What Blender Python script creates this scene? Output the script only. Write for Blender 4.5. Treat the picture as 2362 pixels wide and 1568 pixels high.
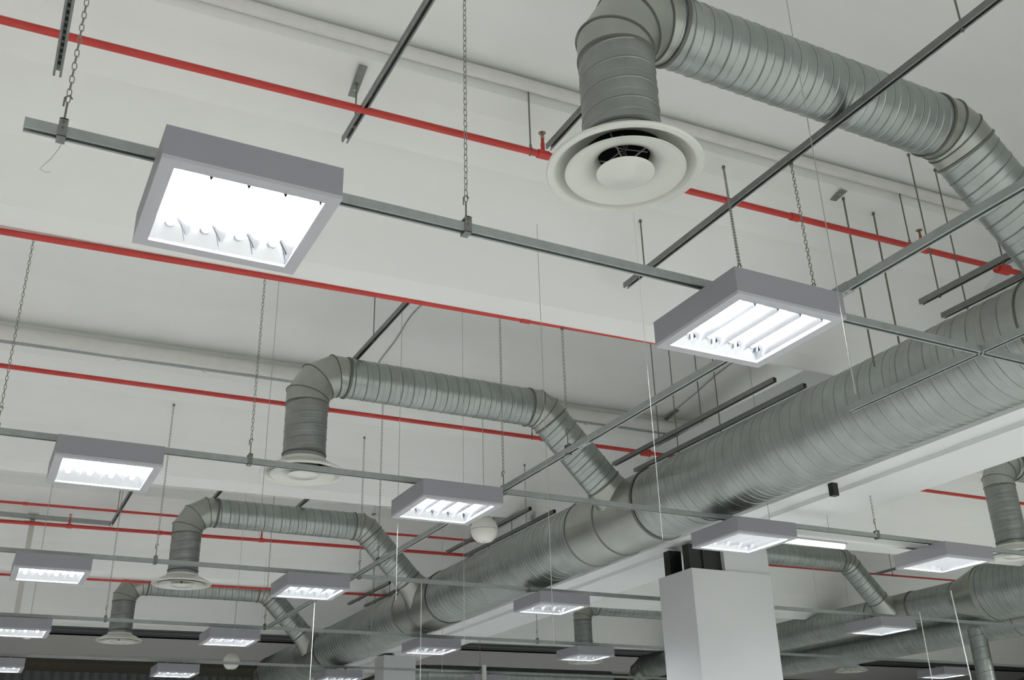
import bpy, math, random
from mathutils import Vector, Matrix
random.seed(7)
S = bpy.context.scene
for o in list(bpy.data.objects): bpy.data.objects.remove(o)
COL = S.collection
PI = math.pi

# ---------------------------------------------------------------- camera (origin = camera, floor at -1.6)
FPX = 2369.1
YAW, PIT, ROL = 0.484855, 0.427794, -0.0274237
def camera():
    cy, sy, cp, sp = math.cos(YAW), math.sin(YAW), math.cos(PIT), math.sin(PIT)
    f = Vector((sy*cp, cy*cp, sp)); r = Vector((cy, -sy, 0)); u = r.cross(f)
    cr, sr = math.cos(ROL), math.sin(ROL)
    r2 = cr*r + sr*u; u2 = -sr*r + cr*u
    m = Matrix((r2, u2, -f)).transposed().to_4x4()
    cd = bpy.data.cameras.new('camera'); cd.sensor_width = 36; cd.lens = FPX/2362*36
    cd.clip_start = .05; cd.clip_end = 300
    c = bpy.data.objects.new('camera', cd); COL.objects.link(c); c.matrix_world = m
    S.camera = c
camera()
S.view_settings.view_transform = 'Standard'
S.view_settings.look = 'None'
S.view_settings.gamma = 1
S.view_settings.use_curve_mapping = False
S.view_settings.exposure = 0.0
W = bpy.data.worlds.new('world'); S.world = W; W.use_nodes = True
W.node_tree.nodes['Background'].inputs[0].default_value = (.97, .985, 1, 1)
W.node_tree.nodes['Background'].inputs[1].default_value = .35
def area(name, loc, rot, sx, sy, e, col=(1, 1, 1)):
    l = bpy.data.lights.new(name, 'AREA'); l.shape = 'RECTANGLE'; l.size = sx; l.size_y = sy
    l.energy = e; l.color = col
    o = bpy.data.objects.new(name, l); COL.objects.link(o); o.location = loc; o.rotation_euler = rot
    return o
# added soft fill light behind the camera, no known source there
area('rear_fill_light', (4, -9, 1.2), (math.radians(82), 0, 0), 26, 4.6, 250, (.96, .98, 1))
# the shop's lamp grid goes on behind and beside the camera: one downward light for every lamp there
CM = S.camera.matrix_world.inverted()
def in_frame(p):
    q = CM @ Vector(p)
    return q.z < 0 and abs(q.x/-q.z)*FPX < 1181+120 and abs(q.y/-q.z)*FPX < 784+60
for gx in (-7.6, -4.9, -2.2, .66, 3.22, 6.12, 8.75, 11.39, 14.0, 16.8, 19.6, 22.4):
    for gy in (-10.9, -7.3, -3.7, -.1, 3.578, 7.223, 10.768, 14.423, 18.163, 21.9, 25.5):
        if not in_frame((gx, gy, 2.18)): area('lamp_light', (gx, gy, 2.18), (0, 0, 0), .5, .5, 14 if gx < 1 else 25, (1, .975, .94) if gx < 1 else (.95, .99, .955))


# ---------------------------------------------------------------- materials
def mat(name, col, rough=.6, metal=0., emit=None, estr=0, noise=0., nscale=6., spec=.5, bump=0., bscale=40., col2=None, stretch=None):
    m = bpy.data.materials.new(name); m.use_nodes = True
    nt = m.node_tree; b = nt.nodes['Principled BSDF']
    b.inputs['Base Color'].default_value = (*col, 1)
    b.inputs['Roughness'].default_value = rough
    b.inputs['Metallic'].default_value = metal
    b.inputs['Specular IOR Level'].default_value = spec
    tc = nt.nodes.new('ShaderNodeTexCoord')
    src = tc.outputs['Object']
    if stretch:
        mp = nt.nodes.new('ShaderNodeMapping'); mp.inputs['Scale'].default_value = stretch
        nt.links.new(src, mp.inputs['Vector']); src = mp.outputs['Vector']
    if noise > 0 or col2:
        n = nt.nodes.new('ShaderNodeTexNoise'); n.inputs['Scale'].default_value = nscale
        n.inputs['Detail'].default_value = 5; nt.links.new(src, n.inputs['Vector'])
        r = nt.nodes.new('ShaderNodeValToRGB')
        c2 = col2 or tuple(max(0, c*(1-noise)) for c in col)
        r.color_ramp.elements[0].position = .35; r.color_ramp.elements[1].position = .65
        r.color_ramp.elements[0].color = (*c2, 1); r.color_ramp.elements[1].color = (*col, 1)
        nt.links.new(n.outputs['Fac'], r.inputs['Fac']); nt.links.new(r.outputs['Color'], b.inputs['Base Color'])
    if bump > 0:
        n2 = nt.nodes.new('ShaderNodeTexNoise'); n2.inputs['Scale'].default_value = bscale
        nt.links.new(src, n2.inputs['Vector'])
        bp = nt.nodes.new('ShaderNodeBump'); bp.inputs['Strength'].default_value = bump; bp.inputs['Distance'].default_value = .01
        nt.links.new(n2.outputs['Fac'], bp.inputs['Height']); nt.links.new(bp.outputs['Normal'], b.inputs['Normal'])
    if emit:
        b.inputs['Emission Color'].default_value = (*emit, 1); b.inputs['Emission Strength'].default_value = estr
    return m
M = {}
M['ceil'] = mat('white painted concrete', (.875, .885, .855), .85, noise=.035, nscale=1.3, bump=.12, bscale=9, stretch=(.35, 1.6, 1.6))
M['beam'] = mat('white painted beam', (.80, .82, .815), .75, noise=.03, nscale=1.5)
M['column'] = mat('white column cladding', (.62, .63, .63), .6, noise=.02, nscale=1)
M['duct'] = mat('galvanised spiral duct', (.40, .43, .41), .36, .88, noise=.16, nscale=5, bump=.05, bscale=9)
M['ductdrop'] = mat('weathered galvanised duct', (.33, .345, .33), .42, .85, noise=.16, nscale=7, bump=.12, bscale=14)
M['seam'] = mat('dirty duct seam', (.16, .165, .15), .5, .5)
M['sleeve'] = mat('smooth galvanised sleeve', (.42, .44, .40), .34, .88, noise=.12, nscale=4, bump=.06, bscale=5)
M['rail'] = mat('galvanised lighting rail', (.37, .40, .385), .5, .4, noise=.12, nscale=16)
M['strut'] = mat('galvanised channel', (.24, .25, .24), .45, .6, noise=.15, nscale=16)
M['slot'] = mat('dark channel slot', (.035, .035, .03), .8)
M['red'] = mat('red sprinkler pipe paint', (.56, .045, .035), .42, noise=.12, nscale=8)
M['brass'] = mat('brass sprinkler head', (.30, .24, .13), .4, .8)
M['rod'] = mat('threaded rod', (.20, .20, .16), .5, .6)
M['chain'] = mat('galvanised chain', (.30, .30, .26), .45, .65)
M['wire'] = mat('thin steel wire', (.42, .43, .40), .5, .4)
M['string'] = mat('white cord', (.75, .76, .74), .7)
M['housing'] = mat('grey lacquered lamp housing', (.30, .30, .325), .5, noise=.02, nscale=3)
M['lip'] = mat('lit-toned lamp grey', (.47, .475, .50), .4)  # housing grey lightened to stand for light falling on the frame lips
M['mirror'] = mat('mirror reflector', (.90, .92, .96), .20, 1.0, bump=.06, bscale=22)
M['tube'] = mat('lit fluorescent tube', (1, 1, 1), .4, emit=(.93, .965, 1), estr=100)
M['cap'] = mat('tube end cap', (.6, .6, .6), .4, .6)
M['diff'] = mat('cream enamelled diffuser', (.76, .77, .70), .22, noise=.02, nscale=3)
M['dark'] = mat('duct throat shade', (.03, .032, .03), .7)
M['black'] = mat('matt black steel', (.012, .014, .012), .45)
M['globe'] = mat('white globe shade', (.78, .77, .70), .38)
M['pipewhite'] = mat('white wrapped pipe', (.76, .755, .72), .8, noise=.05, nscale=8, bump=.5, bscale=18)
M['conduit'] = mat('pale grey conduit', (.60, .60, .55), .55)
M['floor'] = mat('grey shop floor', (.84, .835, .82), .4, noise=.14, nscale=.5)
M['wall'] = mat('dark corrugated wall', (.15, .16, .165), .7, noise=.1)
M['deck'] = mat('dark steel deck', (.13, .135, .14), .6, .2)
M['olive'] = mat('shaded upper wall', (.075, .068, .05), .8)  # shadow on the upper wall painted as a dark brown colour
M['panel'] = mat('end wall panel', (.48, .47, .46), .8)
M['cableg'] = mat('grey cable', (.33, .33, .30), .6)
M['battenlit'] = mat('lit opal batten', (1, 1, 1), .4, emit=(1, .97, .90), estr=7)

# ---------------------------------------------------------------- mesh builder
class MB:
    def __init__(s): s.v = []; s.f = []; s.m = []; s.mats = []
    def mi(s, m):
        if m not in s.mats: s.mats.append(m)
        return s.mats.index(m)
    def add(s, vs, fs, m):
        o = len(s.v); s.v += [tuple(v) for v in vs]; k = s.mi(m)
        for f in fs: s.f.append(tuple(i+o for i in f)); s.m.append(k)
    def box(s, a, b, m):
        x0, y0, z0 = a; x1, y1, z1 = b
        s.add([(x0,y0,z0),(x1,y0,z0),(x1,y1,z0),(x0,y1,z0),(x0,y0,z1),(x1,y0,z1),(x1,y1,z1),(x0,y1,z1)],
              [(0,3,2,1),(4,5,6,7),(0,1,5,4),(1,2,6,5),(2,3,7,6),(3,0,4,7)], m)
    def rings(s, rings, m, closed=False, capa=False, capb=False, mfun=None):
        n = len(rings[0]); o = len(s.v); k = s.mi(m)
        for r in rings: s.v += [tuple(p) for p in r]
        R = len(rings)
        for i in range(R if closed else R-1):
            kk = s.mi(mfun(i)) if mfun else k
            a = o+i*n; b = o+((i+1) % R)*n
            for j in range(n):
                j2 = (j+1) % n
                s.f.append((a+j, a+j2, b+j2, b+j)); s.m.append(kk)
        if capa: s.f.append(tuple(o+j for j in range(n))[::-1]); s.m.append(k)
        if capb: s.f.append(tuple(o+(R-1)*n+j for j in range(n))); s.m.append(k)
    def tube(s, pts, r, m, n=10, cap=True):
        pts = [Vector(p) for p in pts]
        rs = []; d0 = (pts[1]-pts[0]).normalized(); u, w = frame(d0)
        for i, p in enumerate(pts):
            if i == 0: d = d0
            elif i == len(pts)-1: d = (pts[-1]-pts[-2]).normalized()
            else: d = ((pts[i]-pts[i-1]).normalized()+(pts[i+1]-pts[i]).normalized()).normalized()
            u = (u - d*u.dot(d)).normalized(); w = d.cross(u)
            rs.append([p+u*r*math.cos(2*PI*j/n)+w*r*math.sin(2*PI*j/n) for j in range(n)])
        s.rings(rs, m, capa=cap, capb=cap)
    def lathe(s, c, prof, m, n=48, cap0=False, cap1=False):
        c = Vector(c)
        s.rings([[c+Vector((r*math.cos(2*PI*j/n), r*math.sin(2*PI*j/n), z)) for j in range(n)] for r, z in prof], m, capa=cap0, capb=cap1)
    def prism(s, prof, axis, a, b, m, yoff=None):
        # prof: closed outline in the plane across 'axis'
        n = len(prof)
        def P(t, q):
            return (t, q[0], q[1]) if axis == 'x' else (q[0], t, q[1]) if axis == 'y' else (q[0], q[1], t)
        vs = [P(a, q) for q in prof]+[P(b, q) for q in prof]
        fs = [(i, (i+1) % n, (i+1) % n+n, i+n) for i in range(n)]
        fs += [tuple(range(n))[::-1], tuple(range(n, 2*n))]
        s.add(vs, fs, m)
    def mesh(s, name, smooth=True):
        me = bpy.data.meshes.new(name); me.from_pydata(s.v, [], s.f)
        for m in s.mats: me.materials.append(M[m])
        me.polygons.foreach_set('material_index', s.m)
        if smooth:
            me.polygons.foreach_set('use_smooth', [True]*len(me.polygons))
        me.update()
        if smooth: 
            try: me.set_sharp_from_angle(angle=math.radians(38))
            except Exception: pass
        return me
    def build(s, name, parent=None, smooth=True):
        if parent:
            root = parent
            while root.parent: root = root.parent
            c = root.location; s.v = [(p[0]-c[0], p[1]-c[1], p[2]-c[2]) for p in s.v]
        o = bpy.data.objects.new(name, s.mesh(name, smooth)); COL.objects.link(o)
        if parent: o.parent = parent
        return o
def frame(d):
    a = Vector((0, 0, 1)) if abs(d.z) < .9 else Vector((0, 1, 0))
    u = a.cross(d).normalized(); return u, d.cross(u)
def thing(name, label, cat, loc=(0, 0, 0), group=None):
    o = bpy.data.objects.new(name, None); COL.objects.link(o); o.location = loc
    o.empty_display_size = .1
    return tag(o, label, cat, group)
def tag(o, label, cat, group=None):
    o['label'] = label; o['category'] = cat
    if group: o['group'] = group
    return o
def struct(name, mb, label=None):
    o = mb.build(name, smooth=False); o['kind'] = 'structure'
    if label: o['label'] = label; o['category'] = name.split('_')[0]
    return o
def copy_tree(root, dx, label, group=None):
    r = root.copy(); COL.objects.link(r); r.location = root.location + Vector(dx); r['label'] = label
    if group: r['group'] = group
    def rec(src, par):
        for ch in src.children:
            c = ch.copy(); COL.objects.link(c); c.parent = par; rec(ch, c)
    rec(root, r)
    return r

# ---------------------------------------------------------------- building shell
SH = .040                    # the vaults run slightly off square to the lamps
PER = 5.3
PROF = [(.97, 3.345), (1.00, 3.60), (1.10, 3.86), (1.28, 4.12), (1.55, 4.34), (1.95, 4.54), (2.5, 4.67), (3.2, 4.725), (3.7, 4.69), (4.2, 4.62), (4.66, 4.53), (5.0, 4.47),
        (5.03, 4.33), (5.16, 4.235), (5.5, 4.06), (5.84, 3.75), (6.11, 3.415), (6.24, 3.345), (6.27, 3.345)]
def ceil_z(x, y):
    yy = y + SH*x
    b = (yy-.97) % PER + .97
    for (a, za), (c, zc) in zip(PROF, PROF[1:]):
        if c > a and a <= b <= c: return za+(zc-za)*(b-a)/(c-a)
    return 3.345
XL, XR = -9, 32
def ceiling():
    pts = []
    for k in range(-1, 4):
        for y, z in PROF:
            yy = y+k*PER
            if pts and yy < pts[-1][0]-1e-6: continue
            if k == 3 and y > 5.6: break
            pts.append((yy, z))
    pts.append((21.95, 3.48)); pts.append((21.95, 3.42)); pts.append((22.05, 3.42)); pts.append((22.05, 3.9))
    mb = MB()
    for (y0, z0), (y1, z1) in zip(pts, pts[1:]):
        if abs(y0-y1)+abs(z0-z1) < 1e-6: continue
        mb.add([(XL, y0-SH*XL, z0), (XR, y0-SH*XR, z0), (XR, y1-SH*XR, z1), (XL, y1-SH*XL, z1)], [(0, 1, 2, 3)], 'ceil')
    # give the shell a back side
    mb.add([(XL, -4, 5.2), (XR, -6, 5.2), (XR, 30, 5.2), (XL, 30, 5.2)], [(0, 3, 2, 1)], 'ceil')
    return struct('ceiling', mb)
ceiling()
mb = MB(); mb.add([(-30, -26, -1.6), (50, -26, -1.6), (50, 30, -1.6), (-30, 30, -1.6)], [(0, 1, 2, 3)], 'floor'); struct('floor', mb)
# far end: dark deck strip, white plank, dark box for the shaded upper wall, corrugated wall
mb = MB()
for i in range(9):
    for a_, b_, z_ in ((0, .36, 3.74), (.36, .5, 3.82)):
        y = 21.98+i*.5; q = [(XL, y+a_-SH*XL), (XR, y+a_-SH*XR), (XR, y+b_-SH*XR), (XL, y+b_-SH*XL)]
        mb.add([(u, v, z_) for u, v in q]+[(u, v, z_+.08) for u, v in q], [(0, 3, 2, 1), (4, 5, 6, 7), (0, 1, 5, 4), (2, 3, 7, 6)], 'deck')
struct('trim_1', mb)
mb = MB()
mb.add([(XL, 25.4, 3.70), (XR, 23.9, 3.70), (XR, 25.1, 3.46), (XL, 26.6, 3.46), (XL, 26.6, 3.40), (XR, 25.1, 3.40)], [(0, 1, 2, 3), (3, 2, 5, 4)], 'panel')
struct('trim_2', mb)
mb = MB(); mb.box((XL, 26.35, 3.28), (XR, 28.2, 3.9), 'olive'); struct('trim_3', mb)
mb = MB()
x = XL
while x < XR:
    mb.prism([(x, 28.0), (x+.06, 27.95), (x+.16, 27.95), (x+.22, 28.0)], 'z', -1.6, 3.4, 'wall'); x += .22
mb.box((XL, 28, -1.6), (XR, 28.2, 5.2), 'wall')
struct('wall_back', mb)
mb = MB(); mb.box((XR, -6, -1.6), (XR+.2, 30, 5.2), 'wall'); struct('wall_right', mb)

# beam above the column line
b0 = MB()
ZB = 2.76
b0.box((7.45, -3, ZB), (8.17, 27.8, ZB+1.4), 'beam')
b0.box((7.19, -3, ZB+.045), (7.45, 27.8, ZB+.17), 'beam')
bt = thing('concrete_beam', 'long white concrete beam running away behind the largest round duct, over the column', 'beam', (7.8, 12, ZB))
b0.build('beam_body', bt, smooth=False)
mb = MB(); mb.box((7.23, 7.14, 2.68), (7.30, 7.20, 2.82), 'black'); o = mb.build('bracket', bt); o['label'] = 'small black bracket under the beam edge'
def column(x0, y0, w, d, zt, label):
    t = thing('clad_column', label, 'column', (x0+w/2, y0+d/2, -1.6))
    m_ = MB(); m_.box((x0, y0, -1.6), (x0+w, y0+d, zt), 'column'); m_.build('cladding', t, smooth=False)
    return t
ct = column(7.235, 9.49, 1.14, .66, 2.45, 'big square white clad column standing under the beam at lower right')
mb = MB(); mb.box((7.30, 9.98, 2.42), (7.47, 10.10, ZB), 'black'); mb.build('steel_post', ct, smooth=False)
mb = MB(); mb.box((7.30, 9.60, 2.42), (7.48, 9.72, ZB), 'black'); mb.build('steel_post', ct, smooth=False)
mb = MB(); mb.box((7.46, 9.84, 2.42), (7.49, 9.90, ZB), 'black'); mb.build('steel_post', ct, smooth=False)
mb = MB(); mb.box((7.48, 9.58, 2.42), (7.78, 9.70, ZB), 'black'); mb.build('black_plate', ct, smooth=False)  # black box filling the gap between the posts and the cap block
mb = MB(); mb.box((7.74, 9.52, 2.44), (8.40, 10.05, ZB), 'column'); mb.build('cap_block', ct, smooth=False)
column(7.24, 19.4, .66, .5, ZB, 'distant white column at the bottom edge beside the far grey lamps')

# ---------------------------------------------------------------- ducts
def helix(mb, p0, p1, r, pitch, m='duct', n=48, seam='seam'):
    p0 = Vector(p0); p1 = Vector(p1); d = (p1-p0); L = d.length; d.normalize(); u, w = frame(d)
    prof = [(0, 0), (.0040, .0038), (.0090, .0038), (.0130, 0), (.0160, 0), (pitch*.42, 0), (pitch*.445, 0), (pitch*.5, .0024), (pitch*.555, 0), (pitch*.58, 0), (pitch-.003, 0)]
    ts = []; t = -pitch
    while t < L+pitch:
        for i, (a, b) in enumerate(prof): ts.append((t+a, b, i))
        t += pitch
    rings = []
    for t, h, i in ts:
        ring = []
        for j in range(n):
            th = 2*PI*j/n
            tt = min(max(t+pitch*j/n, 0), L)
            ring.append(p0+d*tt+(u*math.cos(th)+w*math.sin(th))*(r+h))
        rings.append(ring)
    # skip the seam between j=n-1 and j=0 by stitching with an offset of one pitch
    o = len(mb.v); k0 = mb.mi(m); k1 = mb.mi(seam); N = len(prof)
    for rr in rings: mb.v += [tuple(p) for p in rr]
    R = len(rings)
    for i in range(R-1):
        kk = k1 if (i % N) == 1 else k0
        for j in range(n):
            a, b = o+i*n+j, o+(i+1)*n+j
            if j < n-1: a2, b2 = a+1, b+1
            else:
                if i+N+1 >= R: continue
                a2, b2 = o+(i+N)*n, o+(i+1+N)*n
            mb.f.append((a, a2, b2, b)); mb.m.append(kk)
def collar(mb, p, d, r, w=.012, h=.008, m='seam', n=48):
    p = Vector(p); d = Vector(d).normalized(); u, ww = frame(d)
    rs = []
    for t, q in ((-w/2-.004, 0), (-w/2, h), (w/2, h), (w/2+.004, 0)):
        rs.append([p+d*t+(u*math.cos(2*PI*j/n)+ww*math.sin(2*PI*j/n))*(r+q) for j in range(n)])
    mb.rings(rs, m)
def gores(mb, pts, r, m='sleeve', n=48, seams=True):
    pts = [Vector(p) for p in pts]; ds = [(b-a).normalized() for a, b in zip(pts, pts[1:])]
    u, w = frame(ds[0]); prev = None
    side = ds[0].cross(ds[-1]);  side = side.normalized() if side.length > 1e-5 else u
    us = []
    for i, d in enumerate(ds):
        s_ = side; c_ = d.cross(s_).normalized()
        def ring(base, nrm, dd=d, rr=r):
            out = []
            for j in range(n):
                q = base+(s_*math.cos(2*PI*j/n)+c_*math.sin(2*PI*j/n))*rr
                t = (base-q).dot(nrm)/dd.dot(nrm); out.append(q+dd*t)
            return out
        na = d if i == 0 else (ds[i-1]+d).normalized(); nb = d if i == len(ds)-1 else (d+ds[i+1]).normalized()
        mb.rings([ring(pts[i], na), ring(pts[i+1], nb)], m)
        if seams and i > 0:
            a = ring(pts[i]-na*.005, na, rr=r+.001); b = ring(pts[i]-na*.003, na, rr=r+.007)
            c = ring(pts[i]+na*.003, na, rr=r+.007); e = ring(pts[i]+na*.005, na, rr=r+.001)
            mb.rings([a, b, c, e], 'seam')
BR = .192; BZ = 3.78; DX = 2.45
def branch(xo, Y, ybase, labels, n=48, duct_x=5.98, full=True, BZ=3.78, duct_z=2.754):
    """drop, elbow, horizontal run, elbow and slanted run of one branch duct"""
    t = thing('branch_duct', labels, 'duct', (xo+DX, Y, 2.86), 'round branch ducts feeding the ceiling diffusers')
    x = xo+DX; Rc = .33
    a = MB(); helix(a, (x, Y, 2.88), (x, Y, BZ-Rc), BR, .118, 'ductdrop', n); collar(a, (x, Y, 2.96), (0, 0, 1), BR); collar(a, (x, Y, BZ-Rc), (0, 0, 1), BR)
    a.build('vertical_drop', t)
    cxx, czz = x+Rc, BZ-Rc
    pts = [(x, Y, BZ-Rc)]
    for ang in (15, 45, 75):
        q = math.radians(ang); rr = Rc/math.cos(math.radians(15))
        pts.append((cxx-rr*math.cos(q), Y, czz+rr*math.sin(q)))
    pts.append((x+Rc, Y, BZ))
    a = MB(); gores(a, pts, BR+.003, 'sleeve', n); collar(a, (x+Rc+.03, Y, BZ), (1, 0, 0), BR+.003, .02)
    a.build('elbow', t)
    if not full: 
        a = MB(); helix(a, (x+Rc, Y, BZ), (x+2.2, Y, BZ), BR, .118, 'duct', n); a.build('horizontal_run', t); return t
    xe = xo+4.93; tl = .16
    a = MB(); helix(a, (x+Rc, Y, BZ), (xe-tl, Y, BZ), BR, .118, 'duct', n); a.build('horizontal_run', t)
    p1 = Vector((xe-tl, Y, BZ)); d2 = Vector((1, 0, -1.02)).normalized()
    m1 = Vector((xe-tl*.35, Y, BZ)); dm = (Vector((1, 0, 0))+d2).normalized(); m2 = m1+dm*.11
    p2 = m2+d2*.10
    a = MB(); gores(a, [p1, m1, m2, p2], BR+.003, 'sleeve', n); collar(a, p1, (1, 0, 0), BR+.003); collar(a, p2, d2, BR+.003)
    a.build('elbow', t)
    C = Vector((xo+duct_x, Y, duct_z))
    L = (C-p2).dot(d2)-.46
    a = MB(); helix(a, p2, p2+d2*L, BR, .118, 'duct', n); a.build('slanted_run', t)
    # conical take-off onto the main duct
    p3 = p2+d2*L; u, w = frame(d2); a = MB(); rs = []
    for tt, rr in ((0, BR+.002), (.06, BR+.004), (.32, BR+.07)):
        rs.append([p3+d2*tt+(u*math.cos(2*PI*j/n)+w*math.sin(2*PI*j/n))*rr for j in range(n)])
    a.rings(rs, 'sleeve'); collar(a, p3+d2*.01, d2, BR+.003)
    a.build('take_off', t)
    return t
YB = [3.43, 8.76, 14.06, 19.25]
lab = ['nearest galvanised branch duct arching across the top right, with elbow drop to diffuser',
       'second galvanised branch duct, in the middle of the picture, bending down to its diffuser',
       'third galvanised branch duct from the front, left of centre above the white lamps',
       'fourth, smallest galvanised branch duct at lower left behind the third diffuser']
for Y, l, xo in zip(YB, lab, (0, 0, -.05, -.10)): branch(xo, Y, 0, l)
XO = 9.33
def main_duct(name, label, X, Z, R, y0, y1, sleeves, pitch=.125, n=72, endcap=True):
    t = thing(name, label, 'duct', (X, (y0+y1)/2, Z-R))
    y = y0; 
    for a_, b_ in sleeves+[(y1, None)]:
        if a_ > y:
            mb = MB(); helix(mb, (X, y, Z), (X, a_, Z), R, pitch, 'duct', n); mb.build('spiral_section', t)
        if b_ is None: break
        mb = MB(); gores(mb, [(X, a_-.02, Z), (X, b_+.02, Z)], R+.008, 'sleeve', n)
        for q in (a_, b_, a_+.55*(b_-a_)): collar(mb, (X, q, Z), (0, 1, 0), R+.008)
        mb.build('smooth_sleeve', t); y = b_
    if endcap:
        mb = MB(); gores(mb, [(X, y1, Z), (X, y1+.15, Z), (X, y1+.42, Z-.12), (X, y1+.62, Z-.38), (X, y1+.68, Z-.8)], R+.003, 'sleeve', n)
        mb.build('end_elbow', t)
    return t
main_duct('main_duct', 'largest round galvanised main duct running diagonally from right edge to lower left', 5.98, 2.754, .362, .8, 22.6,
          [(2.7, 3.76), (8.25, 9.55), (13.5, 14.75), (18.75, 19.9)])
# right-hand pair of ducts
rt = main_duct('main_duct', 'upper one of the two stacked round ducts behind the white column, lower right', 15.35, 3.16, .285, 12.6, 22.2, [(13.6, 14.6), (18.8, 19.8)], n=48)
mb = MB(); helix(mb, (15.35, 5, 3.14), (15.35, 11.9, 3.14), .47, .125, 'duct', 64); gores(mb, [(15.35, 11.9, 3.14), (15.35, 12.0, 3.14)], .47, 'sleeve', 48)
rs = [[Vector((15.35, y, 3.15))+Vector((math.cos(2*PI*j/48), 0, math.sin(2*PI*j/48)))*r for j in range(48)] for y, r in ((12.0, .47), (12.62, .285))]
mb.rings(rs, 'sleeve'); mb.build('wide_section', rt)
main_duct('main_duct', 'lower one of the two stacked round ducts, running under the upper one at lower right', 15.9, 2.72, .27, 7, 22.0, [(10.6, 11.9)], n=48)
ld = thing('down_duct', 'slim vertical duct dropping from the lower stacked duct to the bottom right', 'duct', (15.9, 12.7, -1.0))
mb = MB(); helix(mb, (15.72, 12.7, -1.0), (15.72, 12.7, 2.66), .15, .2, 'duct', 32); mb.build('duct_body', ld)
branch(XO, 8.70, 0, 'short branch duct with elbow dropping at the right edge beyond the beam', duct_x=6.0, full=False, BZ=4.02)
branch(XO, 14.06, 0, 'branch duct bending down right of the white column, below the lit batten', duct_x=6.02, BZ=4.02, duct_z=3.16)
branch(XO, 19.45, 0, 'small dark branch duct left of the white column, behind the lower lamps', duct_x=6.02, BZ=3.98, duct_z=3.16)
fd = thing('far_duct', 'distant violet-lit duct along the bottom edge at centre', 'duct', (8.9, 22.5, 2.7))
mb = MB(); gores(mb, [(7.9, 22.2, 2.35), (8.5, 22.6, 2.62), (9.0, 22.75, 2.82), (9.5, 22.8, 2.86), (9.9, 22.8, 2.87)], .2, 'duct', 32); mb.build('elbow', fd)
mb = MB(); helix(mb, (9.9, 22.8, 2.87), (14.5, 22.8, 2.87), .2, .15, 'duct', 32); mb.build('horizontal_run', fd)

# ---------------------------------------------------------------- diffusers
def diffuser(x, y, z, label):
    t = thing('air_diffuser', label, 'air vent', (x, y, z), 'round cream air diffusers')
    n = 72
    a = MB(); a.lathe((x, y, z), [(.204, .125), (.204, .100), (.224, .092), (.262, .078), (.355, .026), (.380, .010), (.3825, 0), (.377, -.007), (.352, -.007), (.338, 0), (.330, .012), (.29, .045), (.235, .072), (.200, .09), (.198, .125)], 'diff', n)
    a.build('outer_ring', t)
    a = MB(); a.lathe((x, y, z-.012), [(.126, .092), (.130, .073), (.155, .047), (.205, .022), (.265, .006), (.284, 0), (.291, -.004), (.293, 0), (.288, .006), (.206, .03), (.162, .055), (.135, .078), (.130, .094), (.126, .092)], 'diff', n)
    a.build('middle_cone', t)
    a = MB(); a.lathe((x, y, z-.028), [(.002, -.012), (.050, -.010), (.060, -.006), (.126, .002), (.139, .006), (.141, .010), (.10, .012), (.05, .02), (.002, .025)], 'diff', n, True, True)
    a.build('centre_disc', t)
    a = MB(); a.tube([(x-.02, y+.02, z-.01), (x+.03, y, z+.17)], .004, 'wire', 6)
    a.tube([(x, y, z-.01), (x, y, z+.2)], .009, 'strut', 8)
    for q in range(4):
        c, s_ = math.cos(q*PI/2+.6), math.sin(q*PI/2+.6)
        a.tube([(x, y, z+.03), (x+.195*c, y+.195*s_, z+.13)], .004, 'wire', 6)
        a.tube([(x+.12*c, y+.12*s_, z+.06), (x, y, z+.12)], .003, 'wire', 6)
    a.build('spider_bracket', t)
    a = MB(); a.lathe((x, y, z), [(.178, .10), (.178, .45), (.01, .45)], 'dark', 40, False, True); a.build('throat_shade', t)  # black liner stands in for the shade up the duct throat
    return t
for (x, y, z, l) in [(2.45, 3.43, 2.79, 'largest cream round air diffuser under the nearest branch duct'),
                     (2.45, 8.76, 2.79, 'cream round air diffuser behind the second lighting rail, below the middle duct'),
                     (2.40, 14.06, 2.79, 'cream round air diffuser under the third branch duct, left of centre'),
                     (2.35, 19.25, 2.79, 'smallest left-hand cream diffuser, hanging low near the bottom left'),
                     (11.78, 8.70, 2.79, 'cream diffuser cut by the right edge, behind a grey lamp'),
                     (11.80, 19.45, 2.79, 'thin cream diffuser peeking out under a lamp left of the white column'),
                     (19.0, 19.1, 2.79, 'tiny cream diffuser near the bottom, right of the white column')]:
    diffuser(x, y, z, l)
t = thing('duct_stub', 'short duct stub above the tiny diffuser at the bottom right', 'duct', (19, 19.1, 2.9))
mb = MB(); helix(mb, (19, 19.1, 2.9), (19, 19.1, 4.66), .19, .118, 'ductdrop', 24); mb.build('duct_body', t)

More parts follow.
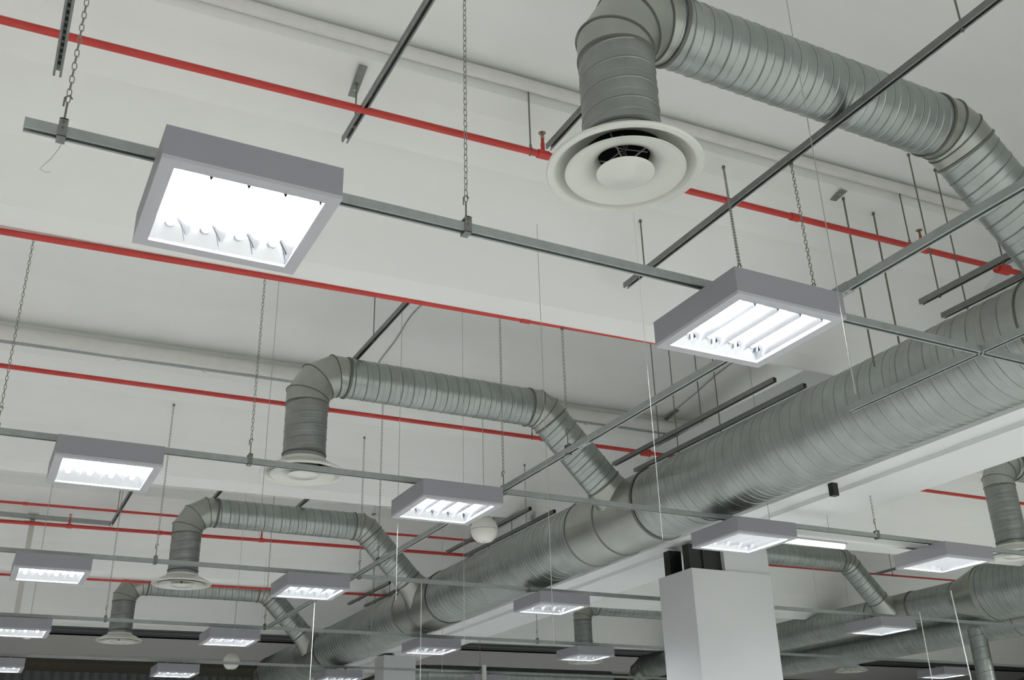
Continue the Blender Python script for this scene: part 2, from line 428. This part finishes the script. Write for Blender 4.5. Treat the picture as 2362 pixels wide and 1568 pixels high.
# ---------------------------------------------------------------- lamps
LW = .665; LH = .14; LZ = 2.13
def lamp_proto(loc):
    t = thing('ceiling_lamp', '', 'lamp', loc)
    x0, y0, z0 = loc[0]-LW/2, loc[1]-LW/2, loc[2]; x1, y1, z1 = x0+LW, y0+LW, z0+LH
    w = .004; b = .052
    a = MB()
    a.box((x0, y0, z0), (x1, y0+w, z1), 'housing'); a.box((x0, y1-w, z0), (x1, y1, z1), 'housing')
    a.box((x0, y0+w, z0), (x0+w, y1-w, z1), 'housing'); a.box((x1-w, y0+w, z0), (x1, y1-w, z1), 'housing')
    a.box((x0+w, y0+w, z1-.006), (x1-w, y1-w, z1-.001), 'housing')
    a.build('housing', t, smooth=False)
    a = MB(); zz = z0-.002; h = .016
    a.box((x0-.001, y0-.001, zz), (x1+.001, y0+b, zz+h), 'lip'); a.box((x0-.001, y1-b, zz), (x1+.001, y1+.001, zz+h), 'lip')
    a.box((x0-.001, y0+b, zz), (x0+b, y1-b, zz+h), 'lip'); a.box((x1-b, y0+b, zz), (x1+.001, y1-b, zz+h), 'lip')
    a.build('frame', t, smooth=False)
    # mirror troughs
    xi, xj, yi, yj = x0+b, x1-b, y0+b, y1-b; cw = (xj-xi)/4
    a = MB(); prof = []
    for c in range(4):
        for s in range(9):
            if c and s == 0: continue
            uu = (s/8-.5)*2
            prof.append((xi+cw*(c+s/8), z0+.098-.082*abs(uu)**2.2))
    ya, yb = yi+.055, yj-.055
    rs = [[(px, ya, pz) for px, pz in prof], [(px, yb, pz) for px, pz in prof]]
    n = len(prof); o = len(a.v); a.add(rs[0]+rs[1], [(i, i+1, n+i+1, n+i) for i in range(n-1)], 'mirror')
    a.build('reflector', t)
    for yy, s in ((yi, 1), (yj, -1)):
        a = MB(); zt = z0+.105
        a.add([(xi, yy, z0+.010), (xj, yy, z0+.010), (xj, yy+s*.055, zt), (xi, yy+s*.055, zt)], [(0, 1, 2, 3)], 'mirror')
        for c in range(5):
            cxx = xi+cw*c; cw2 = .026
            l, r = max(cxx-cw2, xi), min(cxx+cw2, xj)
            a.add([(l, yy+s*.056, z0+.075), (r, yy+s*.056, z0+.075), (cxx, yy+s*.012, z0+.014)], [(0, 1, 2)], 'mirror')
        a.build('end_reflector', t, smooth=False)
    for s in (xi, xj):
        a = MB(); a.add([(s, yi, z0+.008), (s, yj, z0+.008), (s, yj, z0+.11), (s, yi, z0+.11)], [(0, 1, 2, 3)], 'mirror')
        a.build('side_reflector', t, smooth=False)
    for c in range(4):
        a = MB(); px = xi+cw*(c+.5); pz = z0+.066
        a.tube([(px, yi+.062, pz), (px, yj-.062, pz)], .0175, 'tube', 14)
        tb = a.build('fluorescent_tube', t)
        for q in (yi+.048, yj-.062):
            a = MB(); a.tube([(px, q, pz), (px, q+.016, pz)], .0178, 'cap', 14); a.build('end_cap', tb)
    a = MB()
    for px in (loc[0]-.13, loc[0]+.13):
        a.box((px-.012, loc[1]-.028, z1), (px+.012, loc[1]+.028, z1+.055), 'strut')
        a.box((px-.05, loc[1]-.012, z1), (px+.05, loc[1]+.012, z1+.006), 'black')
    a.build('mounting_bracket', t, smooth=False)
    return t
RY = [3.245+.333, 6.89+.333, 10.435+.333, 14.09+.333, 17.83+.333]
LAMPS = [
 (0.33, 0, 'nearest grey box lamp, upper left, its four tubes burning white'),
 (2.89, 0, 'large grey box lamp right of centre, seen corner-on under two chains'),
 (0.31, 1, 'grey four-tube lamp at left edge on the second rail'),
 (2.85, 1, 'grey box lamp at centre with the white globe just behind its right corner'),
 (5.79, 1, 'grey box lamp hiding the black posts above the white column'),
 (8.34, 1, 'grey box lamp at right before the cut-off diffuser'),
 (0.28, 2, 'grey box lamp at far left, third row, below the white pole top'),
 (2.83, 2, 'grey box lamp in front of the third branch duct elbow, third row'),
 (5.77, 2, 'grey box lamp against the beam just left of the white column'),
 (8.52, 2, 'lamp almost hidden behind the white column, only its right end showing'),
 (11.06, 2, 'grey box lamp in front of the stacked ducts, right of the white column'),
 (0.25, 3, 'grey lamp cut by the left edge with the small cream shade under it'),
 (2.83, 3, 'grey lamp above the smaller globe, fourth row, lower left'),
 (5.78, 3, 'small grey lamp with bluish reflectors below the main duct, fourth row'),
 (8.42, 3, 'small grey lamp over the thin diffuser, left of the white column'),
 (0.20, 4, 'lamp in the bottom left corner, farthest row'),
 (2.81, 4, 'small lamp at the bottom edge below the smallest left diffuser'),
 (5.60, 4, 'lamp at the bottom edge beside the distant white column'),
 (8.42, 4, 'pale lamp housing just poking in at the bottom edge, centre'),
]
lp = None; lobj = []
for i, (x, r, l) in enumerate(LAMPS):
    c = Vector((x+LW/2, RY[r], LZ))
    if lp is None: lp = lamp_proto(c); lp['label'] = l; lp['group'] = 'grey box lamps on the rails'; lobj.append(lp)
    else: lobj.append(copy_tree(lp, c-lp.location, l))
lobj.append(copy_tree(lp, Vector((17.05, 14.75, LZ))-lp.location, 'distant lamp at the bottom right between the slim duct and the tiny diffuser'))

# ---------------------------------------------------------------- rails (open channel, slot below)
def channel(mb, a, b, m, w=.041, h=.041, axis='x', z=0, lat=0, slot_up=False, holes=0):
    """C-profile: closed face up, slot with two in-turned lips on the underside"""
    t = .0028; lip = .011
    def bx(l0, l1, z0, z1, mm=m):
        if axis == 'x': mb.box((a, lat+l0, z+z0), (b, lat+l1, z+z1), mm)
        else: mb.box((lat+l0, a, z+z0), (lat+l1, b, z+z1), mm)
    bx(-w/2, -w/2+t, 0, h); bx(w/2-t, w/2, 0, h); bx(-w/2+t, w/2-t, h-t, h)
    bx(-w/2+t, -w/2+lip, 0, t); bx(w/2-lip, w/2-t, 0, t)
    if holes:
        q = a+.04
        while q < b-.05:
            if axis == 'x': mb.box((q, lat-.006, z+h-t-.001), (q+.028, lat+.006, z+h-t), 'slot')
            else: mb.box((lat-.006, q, z+h-t-.001), (lat+.006, q+.028, z+h-t), 'slot')
            q += .05
RZ = 2.327
def rail(x0, x1, r, label, y=None):
    Y = RY[r] if y is None else y
    t = thing('lighting_rail', label, 'rail', ((x0+x1)/2, Y, RZ), 'long lighting rails')
    a = MB(); channel(a, x0, x1, 'rail', axis='x', z=RZ, lat=Y); a.build('channel', t, smooth=False)
    return t
rail(-.13, 9.5, 0, 'nearest galvanised lighting rail, carrying the two large front lamps')
rail(-1.6, 12.5, 1, 'second galvanised lighting rail, crossing in front of the middle diffuser')
rail(-1.6, 14.5, 2, 'third lighting rail, crossing the third duct drop and ending behind the column')
rail(-1.6, 22.5, 3, 'fourth lighting rail, crossing the smallest left branch duct')
rail(-1.6, 22.5, 4, 'farthest lighting rail near the bottom edge')
def crossrail(x, y0, y1, label, coup=None):
    t = thing('cross_rail', label, 'rail', (x, (y0+y1)/2, RZ), 'cross rails between the lighting rails')
    a = MB(); channel(a, y0, y1, 'rail', axis='y', z=RZ, lat=x); a.build('channel', t, smooth=False)
    if coup:
        a = MB(); a.box((x-.024, coup-.07, RZ-.004), (x+.024, coup+.07, RZ+.044), 'rail')
        for s in (-.035, .035): a.lathe((x, coup+s, RZ-.006), [(.007, 0), (.007, .004)], 'strut', 8, True, True)
        a.build('coupling', t, smooth=False)
crossrail(3.66, 1.8, 3.56, 'short cross rail running up from the second large lamp to the right edge', 3.35)
crossrail(3.66, 3.60, 7.20, 'cross rail between the second large lamp and the centre lamp', 5.9)
crossrail(3.66, 7.24, 10.76, 'cross rail between the second and third lighting rails, crossing the third duct')
crossrail(3.66, 10.80, 14.4, 'cross rail beyond the third lighting rail, crossing the fourth duct')
crossrail(4.95, 3.2, 4.62, 'short white-edged rail lying across the main duct at right')

# ---------------------------------------------------------------- chain hangers
def link_tpl(L, Wd, r, n=10, k=6):
    """one oval chain link in the xz plane"""
    pts = []
    hl = L/2-Wd/2
    for i in range(n):
        a = 2*PI*i/n
        x = Wd/2*math.cos(a); z = Wd/2*math.sin(a)
        z += hl if z > 1e-6 else (-hl if z < -1e-6 else 0)
        pts.append(Vector((x, 0, z)))
    rings = []
    for i, p in enumerate(pts):
        d = (pts[(i+1) % n]-pts[i-1]).normalized(); u = Vector((0, 1, 0)); w = d.cross(u)
        rings.append([p+(u*math.cos(2*PI*j/k)+w*math.sin(2*PI*j/k))*r for j in range(k)])
    return rings
LT = link_tpl(.036, .0165, .0021)
def chain_mesh(mb, p0, p1):
    p0 = Vector(p0); p1 = Vector(p1); d = p1-p0; L = d.length; d.normalize(); N = max(2, int(L/.0315))
    rot = d.to_track_quat('Z', 'Y').to_matrix()
    for i in range(N):
        c = p0+d*(L*(i+.5)/N); a = rot@Matrix.Rotation((i % 2)*PI/2+.25, 3, 'Z')
        mb.rings([[c+a@v for v in r] for r in LT], 'chain', closed=True)
def hanger(x, y, label, top=None, anchor=True, base=RZ+.041):
    tx, ty, tz = top if top else (x, y, ceil_z(x, y)-.02)
    t = thing('chain_hanger', label, 'chain', (x, y, base), 'chains holding the lighting rails')
    a = MB(); chain_mesh(a, (x, y, base+.15), (tx, ty, tz)); a.build('chain', t)
    a = MB()
    a.box((x-.016, y-.026, base-.05), (x+.016, y-.0215, base+.03), 'strut'); a.box((x-.016, y+.0215, base-.05), (x+.016, y+.026, base+.03), 'strut')
    a.box((x-.016, y-.026, base-.052), (x+.016, y+.026, base-.047), 'strut'); a.box((x-.012, y-.026, base+.026), (x+.012, y+.026, base+.031), 'strut')
    for z in (base-.01, base+.015): a.tube([(x, y-.031, z), (x, y-.026, z)], .005, 'rod', 8)
    a.build('rail_clamp', t, smooth=False)
    a = MB(); a.tube([(x, y, base+.03), (x, y, base+.12)], .004, 'rod', 8)
    a.rings([[Vector((x, y, base+.135))+v*.9 for v in r] for r in LT], 'rod', closed=True)
    a.tube([(x-.012, y, base+.10), (x-.012, y, base+.14), (x+.004, y, base+.155), (x+.014, y, base+.14)], .0035, 'rod', 6)
    a.build('hook', t)
    if anchor:
        a = MB(); a.lathe((tx, ty, tz-.005), [(.012, 0), (.012, .02), (.004, .03)], 'rod', 8, True, True); a.build('ceiling_hook', t)
hang = [(0.0, 0, 'chain at upper left holding the left end of the nearest rail'),
        (1.67, 0, 'long chain at top centre holding the nearest rail between the two large lamps'),
        (-0.05, 1, 'chain at the left edge crossing two red pipes'),
        (1.62, 1, 'chain below the nearest lamp, holding the second rail left of the middle duct'),
        (3.69, 1, 'chain at centre landing on the right corner of the centre lamp'),
        (1.56, 2, 'chain crossing the second row of vault, holding the third rail left'),
        (3.71, 2, 'chain holding the third rail beside the third-row lamp'),
        (5.80, 2, 'chain passing behind the main duct to the third rail'),
        (7.80, 1, 'chain below the main duct at right, over the beam'),
        (1.56, 3, 'chain holding the fourth rail near the smallest left branch duct'),
        (3.63, 3, 'chain holding the fourth rail near the white string'),
        (7.9, 3, 'chain holding the fourth rail below the beam, left of the column'),
        (8.7, 4, 'chain on the farthest rail below the thin diffuser')]
for x, r, l in hang: hanger(x, RY[r], l)
hanger(3.66, 6.12, 'chain hooked on the cross rail in front of the middle slanted duct')
hanger(3.66, 10.05, 'chain hooked on the cross rail in front of the third slanted duct')
hanger(3.22, RY[0], 'slanting chain above the second large lamp, left of its pair', top=(4.40, 4.92, 4.27), base=RZ+.041)
hanger(3.72, RY[0], 'chain from the long ceiling channel down to the second large lamp', top=(3.98, 3.85, 3.52))

# ---------------------------------------------------------------- ceiling channels with rods
def rod(mb, x, y, z0, z1, r=.0055): mb.tube([(x, y, z0), (x, y, z1)], r, 'rod', 8)
def strut(x, y0, y1, z, label, rods=(), bracket=None, group='dark slotted channels under the vaults', slots=True):
    t = thing('ceiling_channel', label, 'channel', (x, (y0+y1)/2, z), group)
    a = MB(); channel(a, y0, y1, 'strut', axis='y', z=z, lat=x, holes=1); a.build('channel', t, smooth=False)
    for yy in rods:
        zt = ceil_z(x, yy)
        a = MB(); rod(a, x, yy, z-.02, zt); a.lathe((x, yy, z-.012), [(.011, 0), (.011, .01)], 'rod', 6, True, True)
        a.lathe((x, yy, zt-.02), [(.011, 0), (.011, .02)], 'rod', 6, True, True); a.build('threaded_rod', t)
    if bracket:
        yy, zt = bracket, ceil_z(x, bracket)
        a = MB()
        dzl = -.55; L = .17; w = .027
        vs = []
        for (q, zz) in ((-.04, .0), (L, dzl*L)):
            for s in (-w, w):
                vs.append((x+s, yy+q, zt-.006+zz)); vs.append((x+s, yy+q, zt-.012+zz))
        a.add(vs, [(0, 4, 6, 2), (1, 3, 7, 5), (0, 2, 3, 1), (4, 5, 7, 6), (0, 1, 5, 4), (2, 6, 7, 3)], 'strut')
        for q in (0, .06, .12): a.tube([(x, yy+q, zt-.014+dzl*q), (x, yy+q, zt-.022+dzl*q)], .007, 'cap', 8)
        a.build('ceiling_bracket', t, smooth=False)
strut(1.62, 2.3, 5.30, 3.90, 'dark slotted channel sloping in from the top edge, left of centre', [5.10, 2.6], 5.02)
strut(-.07, 3.6, 4.72, 3.42, 'short perforated channel hanging at the top left beside a chain', [])
strut(2.93, 3.0, 4.96, 4.02, 'channel end showing left of the nearest duct drop', [3.4])
strut(3.97, 2.30, 5.68, 3.535, 'longest dark channel, crossing under the nearest branch duct', [2.55, 5.42])
strut(2.93, 7.2, 9.4, 4.02, 'channel rising behind the elbow of the middle duct', [8.35])
strut(2.75, 12.9, 14.6, 4.02, 'left channel behind the third branch duct elbow', [13.35])
strut(3.95, 12.9, 14.3, 4.02, 'channel behind the third branch duct below the middle diffuser', [])
strut(1.62, 13.0, 15.9, 3.92, 'channel at left under the lamp, ending at the grey conduit', [15.3], 15.3)
g = 'paired channels above the main duct'
for k in range(4):
    nm = ['at the right edge under the nearest branch duct', 'in the middle above the main duct', 'right of the white globe', 'above the fourth take-off, lower left'][k]
    y0, y1 = [(3.6, 4.62), (6.25, 8.85), (10.75, 13.25), (15.5, 17.5)][k]
    strut(5.85, y0, y1, 3.30, 'left channel of the pair '+nm, [(y0+y1)/2-.25, (y0+y1)/2+.45] if k else [4.45, 3.9], group=g)
    strut(6.19, y0, y1+.1, 3.30, 'right channel of the pair '+nm, [(y0+y1)/2-.1, (y0+y1)/2+.6] if k else [4.5, 4.0], group=g)
def longrod(x, y, z0, label, zt=None, r=.0055, grp='threaded rods hanging from the vaults'):
    zt = ceil_z(x, y) if zt is None else zt
    t = thing('hanging_rod', label, 'rod', (x, y, z0), grp)
    a = MB(); rod(a, x, y, z0, zt, r); a.build('rod', t)
    a = MB(); a.lathe((x, y, zt-.02), [(.012, 0), (.012, .02)], 'rod', 6, True, True); a.build('nut', t)
def anchor_plate(x, y, label):
    z = ceil_z(x, y); t = thing('ceiling_bracket', label, 'bracket', (x, y, z-.02), 'metal brackets screwed to the vaults')
    a = MB(); vs = []
    for q, zz in ((-.04, -.006), (.16, -.075)):
        for s in (-.03, .03): vs += [(x+s-q*.25, y+q, z+zz), (x+s-q*.25, y+q, z+zz-.006)]
    a.add(vs, [(0, 4, 6, 2), (1, 3, 7, 5), (0, 2, 3, 1), (4, 5, 7, 6), (0, 1, 5, 4), (2, 6, 7, 3)], 'strut'); a.build('plate', t, smooth=False)
    a = MB()
    for q in (0, .09): a.tube([(x-q*.25, y+q, z-.012-q*.33), (x-q*.25, y+q, z-.03-q*.33)], .008, 'cap', 8)
    a.build('bolts', t)
    return t
anchor_plate(5.47, 4.84, 'grey bracket right of the long dark channel, above a rod')
anchor_plate(3.5, 15.5, 'small dark bracket above the third branch duct, left one')
anchor_plate(5.5, 15.4, 'small dark bracket right of the third branch duct, near the centre lamp')
anchor_plate(7.45, 9.80, 'small grey plate at the end of the cable by the wrapped pipe')
strut(15.4, 12.9, 14.45, 3.92, 'channel beyond the beam, just left of the lamp at right', [])
strut(12.8, 11.4, 12.6, 3.92, 'channel stub beyond the end of the lit batten', [])
longrod(5.53, 4.87, 2.85, 'threaded rod below the right-hand bracket', r=.007)
longrod(5.87, 4.90, 2.9, 'threaded rod dropping to the main duct, right of the bracket', r=.007)

# ---------------------------------------------------------------- sprinkler pipes
def sprinkler(label, p0, p1, r, heads=(), rods=(), coup=(), caps=()):
    p0 = Vector(p0); p1 = Vector(p1)
    t = thing('sprinkler_pipe', label, 'pipe', (p0+p1)/2, 'red sprinkler pipes')
    a = MB(); a.tube([p0, p1], r, 'red', 16); a.build('pipe', t)
    def at(x): return p0+(p1-p0)*((x-p0.x)/(p1.x-p0.x))
    d = (p1-p0).normalized()
    for x in coup:
        a = MB(); q = at(x); a.tube([q-d*.035, q+d*.035], r*1.28, 'red', 16); a.build('coupling', t)
    for x in heads:
        q = at(x); a = MB(); a.tube([q-d*.04, q+d*.04], r*1.3, 'red', 16); a.tube([q, q+Vector((0, 0, .09))], .014, 'red', 12); a.tube([q+Vector((0, 0, .088)), q+Vector((0, 0, .125))], .011, 'red', 12)
        f = a.build('riser', t)
        a = MB(); a.tube([q+Vector((0, 0, .125)), q+Vector((0, 0, .16))], .006, 'brass', 8)
        for s in (-.012, .012): a.tube([q+Vector((s, 0, .125)), q+Vector((s, 0, .155)), q+Vector((0, 0, .17))], .0025, 'brass', 6)
        a.lathe(q+Vector((0, 0, .17)), [(.004, 0), (.024, -.001), (.026, .002), (.004, .005)], 'brass', 16, True, True)
        h = a.build('sprinkler_head', f)
    for x in rods:
        q = at(x); zt = ceil_z(q.x, q.y); a = MB()
        if zt < q.z+.05: zt = q.z+.3
        rod(a, q.x, q.y, q.z+r+.02, zt); a.lathe((q.x, q.y, zt-.02), [(.012, 0), (.012, .02)], 'rod', 6, True, True)
        pts = [q+(Vector((0, math.cos(b), math.sin(b)))*(r+.004)) for b in [PI/2+2*PI*i/12 for i in range(13)]]
        a.tube(pts, .003, 'rod', 6); a.tube([q+Vector((0, 0, r)), q+Vector((0, 0, r+.03))], .009, 'rod', 8); a.build('pipe_hanger', t)
    for x in caps:
        a = MB(); q = at(x); a.tube([q-d*.06, q+d*.06], r*1.9, 'red', 16); a.build('grooved_coupling', t)
sprinkler('red pipe nearest the camera, crossing from the top left to the right edge', (-1.6, 5.07, 3.905), (9.0, 4.62, 3.905), .0235, [2.84, 6.16], [2.75, 6.03], [4.9], [7.02])
sprinkler('red pipe running just under the first valley edge, behind the nearest lamp', (-1.6, 6.34, 3.305), (6.0, 6.03, 3.378), .0215, [], [], [3.35])
sprinkler('red pipe passing behind the middle duct drop', (-1.6, 10.10, 3.91), (17, 9.60, 3.91), .0235, [5.60, 8.5], [5.45, 13.0], [3.0], [7.0])
sprinkler('thin upper one of the two red pipes at left, third vault', (-1.6, 15.55, 4.03), (18, 14.70, 4.03), .0185, [], [16.2], [.42])
sprinkler('thicker lower one of the two red pipes at left, third vault', (-1.6, 15.98, 3.86), (9, 15.40, 3.86), .0265, [1.05, 3.8, 5.8], [5.5], [2.3])
sprinkler('thin red pipe low at left, behind the fourth branch duct', (-1.6, 16.90, 3.30), (9, 16.48, 3.335), .0185, [], [], [5.2], [6.4])

# white wrapped pipes lying in the vault creases, with grey strip beneath
def wrap(label, yb, z, r, x0, x1, strip=True):
    t = thing('wrapped_pipe', label, 'pipe', ((x0+x1)/2, yb, z), 'white wrapped pipes in the vault creases')
    a = MB(); pts = [(x, yb-SH*x+random.uniform(-.006, .006), z+random.uniform(-.004, .004)) for x in [x0+i*(x1-x0)/60 for i in range(61)]]
    a.tube(pts, r, 'pipewhite', 14); a.build('wrap', t)
    if strip:
        a = MB(); a.tube([(x0, yb-SH*x0+.03, z-r*.95), (x1, yb-SH*x1+.03, z-r*.95)], .022, 'rail', 10); a.build('conduit', t)
        a = MB()
        for x in (.9, 1.75, 2.7, 4.4, 6.3): a.box((x-.02, yb-SH*x+.02, z-r-.02), (x+.02, yb-SH*x+.07, z-r+.02), 'conduit')
        a.build('saddle_clips', t, smooth=False)
wrap('white wrapped pipe at the first crease along the top', 4.97, 4.42, .042, XL, XR, False)
wrap('white wrapped pipe with grey conduit in the second crease, entering at left', 10.27, 4.335, .075, XL, 12)

# ---------------------------------------------------------------- cables, wires, strings
def wire(name, label, pts, r, m, cat='wire', grp=None):
    t = MB(); t.tube(pts, r, m, 6); o = t.build(name); return tag(o, label, cat, grp)
def cable_arc(x, y0, y1, label):
    pts = []
    for i in range(15):
        y = y0+(y1-y0)*i/14; pts.append((x+.01*math.sin(i), y, ceil_z(x, y)-.012))
    wire('cable', label, pts, .006, 'cableg', 'cable')
cable_arc(3.55, 8.4, 10.2, 'thin grey cable curving over the vault below the second red pipe')
cable_arc(7.45, 8.2, 10.15, 'thin grey cable on the vault right of the middle, ending at the wrapped pipe')
vw = 'thin vertical steel wires'
for i, (x, y, z0, z1, l) in enumerate([
    (3.18, 5.60, .9, None, 'thin steel wire from the vault, left below the largest diffuser'),
    (3.26, 3.00, 1.60, 4.72, 'thin steel wire crossing the nearest branch duct and the front of the main duct'),
    (2.93, 7.62, 1.5, None, 'thin wire dropping from the channel behind the middle duct'),
    (3.85, 8.35, 1.3, None, 'thin wire crossing the middle duct near its centre'),
    (4.63, 12.9, 1.6, None, 'thin wire right of the white globe'),
    (1.75, 7.3, 1.8, None, 'faint wire left of the middle diffuser'),
    (2.95, 13.2, 1.9, None, 'thin wire in front of the third branch duct'),
    (4.05, 16.3, 2.4, None, 'thin wire behind the fourth branch elbow'),
    (9.9, 12.8, 1.9, None, 'thin wire right of the column before the vault'),
    (12.9, 13.5, 2.3, None, 'thin wire on the vault above the right lamp'),
    (13.4, 13.3, 2.5, None, 'second thin wire on the vault above the right lamp'),
    (6.5, 14.9, 1.9, None, 'faint wire under the beam behind the fourth rail')]):
    wire('hanging_wire', l, [(x, y, z0), (x, y, ceil_z(x, y) if z1 is None else z1)], .0022, 'wire', 'wire', vw)
wire('white_string', 'bright white cord ending in front of the beam, right of centre', [(2.93, 4.05, 1.17), (2.92, 4.05, 4.6)], .0012, 'string', 'string')
wire('white_string', 'white cord hanging from the third-row lamp to the bottom edge', [(3.33, 11.15, .9), (3.34, 11.15, 2.16)], .0035, 'string', 'string')
wire('white_string', 'white cord hanging before the main duct at lower centre', [(4.45, 10.79, .9), (4.45, 10.79, 2.34)], .004, 'string', 'string')
wire('white_string', 'white cord below the lamp at right, left one of two', [(11.0, 9.7, 1.0), (11.0, 9.7, 2.2)], .006, 'string', 'string')
wire('white_string', 'white cord below the lamp at right, right one of two', [(9.55, 7.9, .9), (9.5, 7.9, 2.05)], .006, 'string', 'string')
wire('loose_wire', 'thin curled loose wire end dangling below the left rail end', [(.01, 3.6, 2.33), (0, 3.6, 2.29), (-.02, 3.6, 2.24), (-.04, 3.6, 2.205), (-.05, 3.6, 2.185), (-.03, 3.6, 2.178), (-.01, 3.6, 2.185)], .0012, 'wire')
# white pole and conduit at left
t = thing('conduit_run', 'grey horizontal conduit at left ending at the dark channel', 'conduit', (0, 15.8, 4.0))
a = MB(); a.box((-1.6, 15.83, 3.93), (1.60, 15.90, 3.985), 'rail'); a.build('conduit', t, smooth=False)
t = thing('support_pole', 'pale vertical pole at left between the conduit and the lamps', 'pole', (.56, 15.95, 1.0))
a = MB(); a.box((.53, 15.92, 2.52), (.60, 15.99, 3.98), 'conduit'); a.build('pole', t, smooth=False)
a = MB(); a.box((.45, 15.88, 3.86), (.67, 15.93, 3.90), 'conduit'); a.box((.49, 15.80, 3.99), (.63, 15.98, 4.01), 'conduit'); a.build('clamp', t, smooth=False)
t = MB(); t.box((8.30, 17.2, 1.6), (8.36, 17.26, 2.35), 'conduit'); tag(t.build('support_pole', smooth=False), 'short white post between the last two rails, lower centre', 'pole')

# batten and white trunking behind the second rail
t = thing('batten_light', 'lit fluorescent batten beside the lamp above the white column', 'lamp', (7.55, 8.0, 2.42))
a = MB(); a.box((6.95, 7.97, 2.46), (8.15, 8.03, 2.51), 'lip'); a.build('batten_body', t, smooth=False)
a = MB(); a.tube([(6.98, 8.0, 2.44), (8.12, 8.0, 2.44)], .028, 'battenlit', 14); a.build('opal_cover', t)
for q in (7.15, 7.95):
    a = MB(); a.tube([(q, 8.0, 2.50), (q, 8.0, ceil_z(q, 8.0))], .003, 'wire', 6); a.build('suspension_wire', t)
t = MB(); t.box((6.3, 7.36, 2.315), (9.15, 7.44, 2.36), 'string'); tag(t.build('white_trunking', smooth=False), 'white trunking strip just behind the second rail at right', 'trunking')

# globes
def globe(x, y, z, r, label):
    t = thing('globe_pendant', label, 'globe lamp', (x, y, z-r))
    a = MB(); a.lathe((x, y, z), [(r*1.03*math.cos(q), r*1.03*math.sin(q)) for q in [i*PI/2/12 for i in range(12)]]+[(.004, r*1.03)], 'globe', 40, False, True); a.build('upper_shell', t)
    a = MB(); a.lathe((x, y, z), [(r*math.cos(q), -r*.97*math.sin(q)) for q in [i*PI/2/12 for i in range(9)]]+[(r*.44, -r*.86), (.01, -r*.87)], 'globe', 40, False, True); a.build('lower_shell', t)
    a = MB(); a.lathe((x, y, z), [(r*1.035, -.004), (r*1.04, .004), (r*1.0, .004)], 'lip', 40); a.build('seam_ring', t)
    a = MB(); a.tube([(x, y, z+r), (x, y, ceil_z(x, y))], .004, 'wire', 6); a.build('suspension_wire', t)
    a = MB(); a.lathe((x, y, z-r*.88), [(.010, 0), (.010, .01)], 'rod', 8, True, True); a.build('centre_screw', t)
globe(4.80, 9.88, 2.75, .147, 'large white globe hanging behind the centre lamp')
globe(4.33, 19.4, 2.53, .145, 'smaller white globe crossed by the farthest rail, lower left')
t = thing('cream_shade', 'small cream tapered shade under the lamp at the left edge', 'lamp shade', (.65, 15.6, 2.2))
a = MB(); a.lathe((.72, 15.4, 2.25), [(.003, .12), (.02, .118), (.12, .09), (.15, .07), (.06, -.03), (.03, -.045), (.003, -.046)], 'globe', 8, True, True); a.build('shade', t, smooth=False)
a = MB(); a.tube([(.72, 15.4, 2.36), (.72, 15.4, ceil_z(.72, 15.4))], .004, 'wire', 6); a.build('suspension_wire', t)
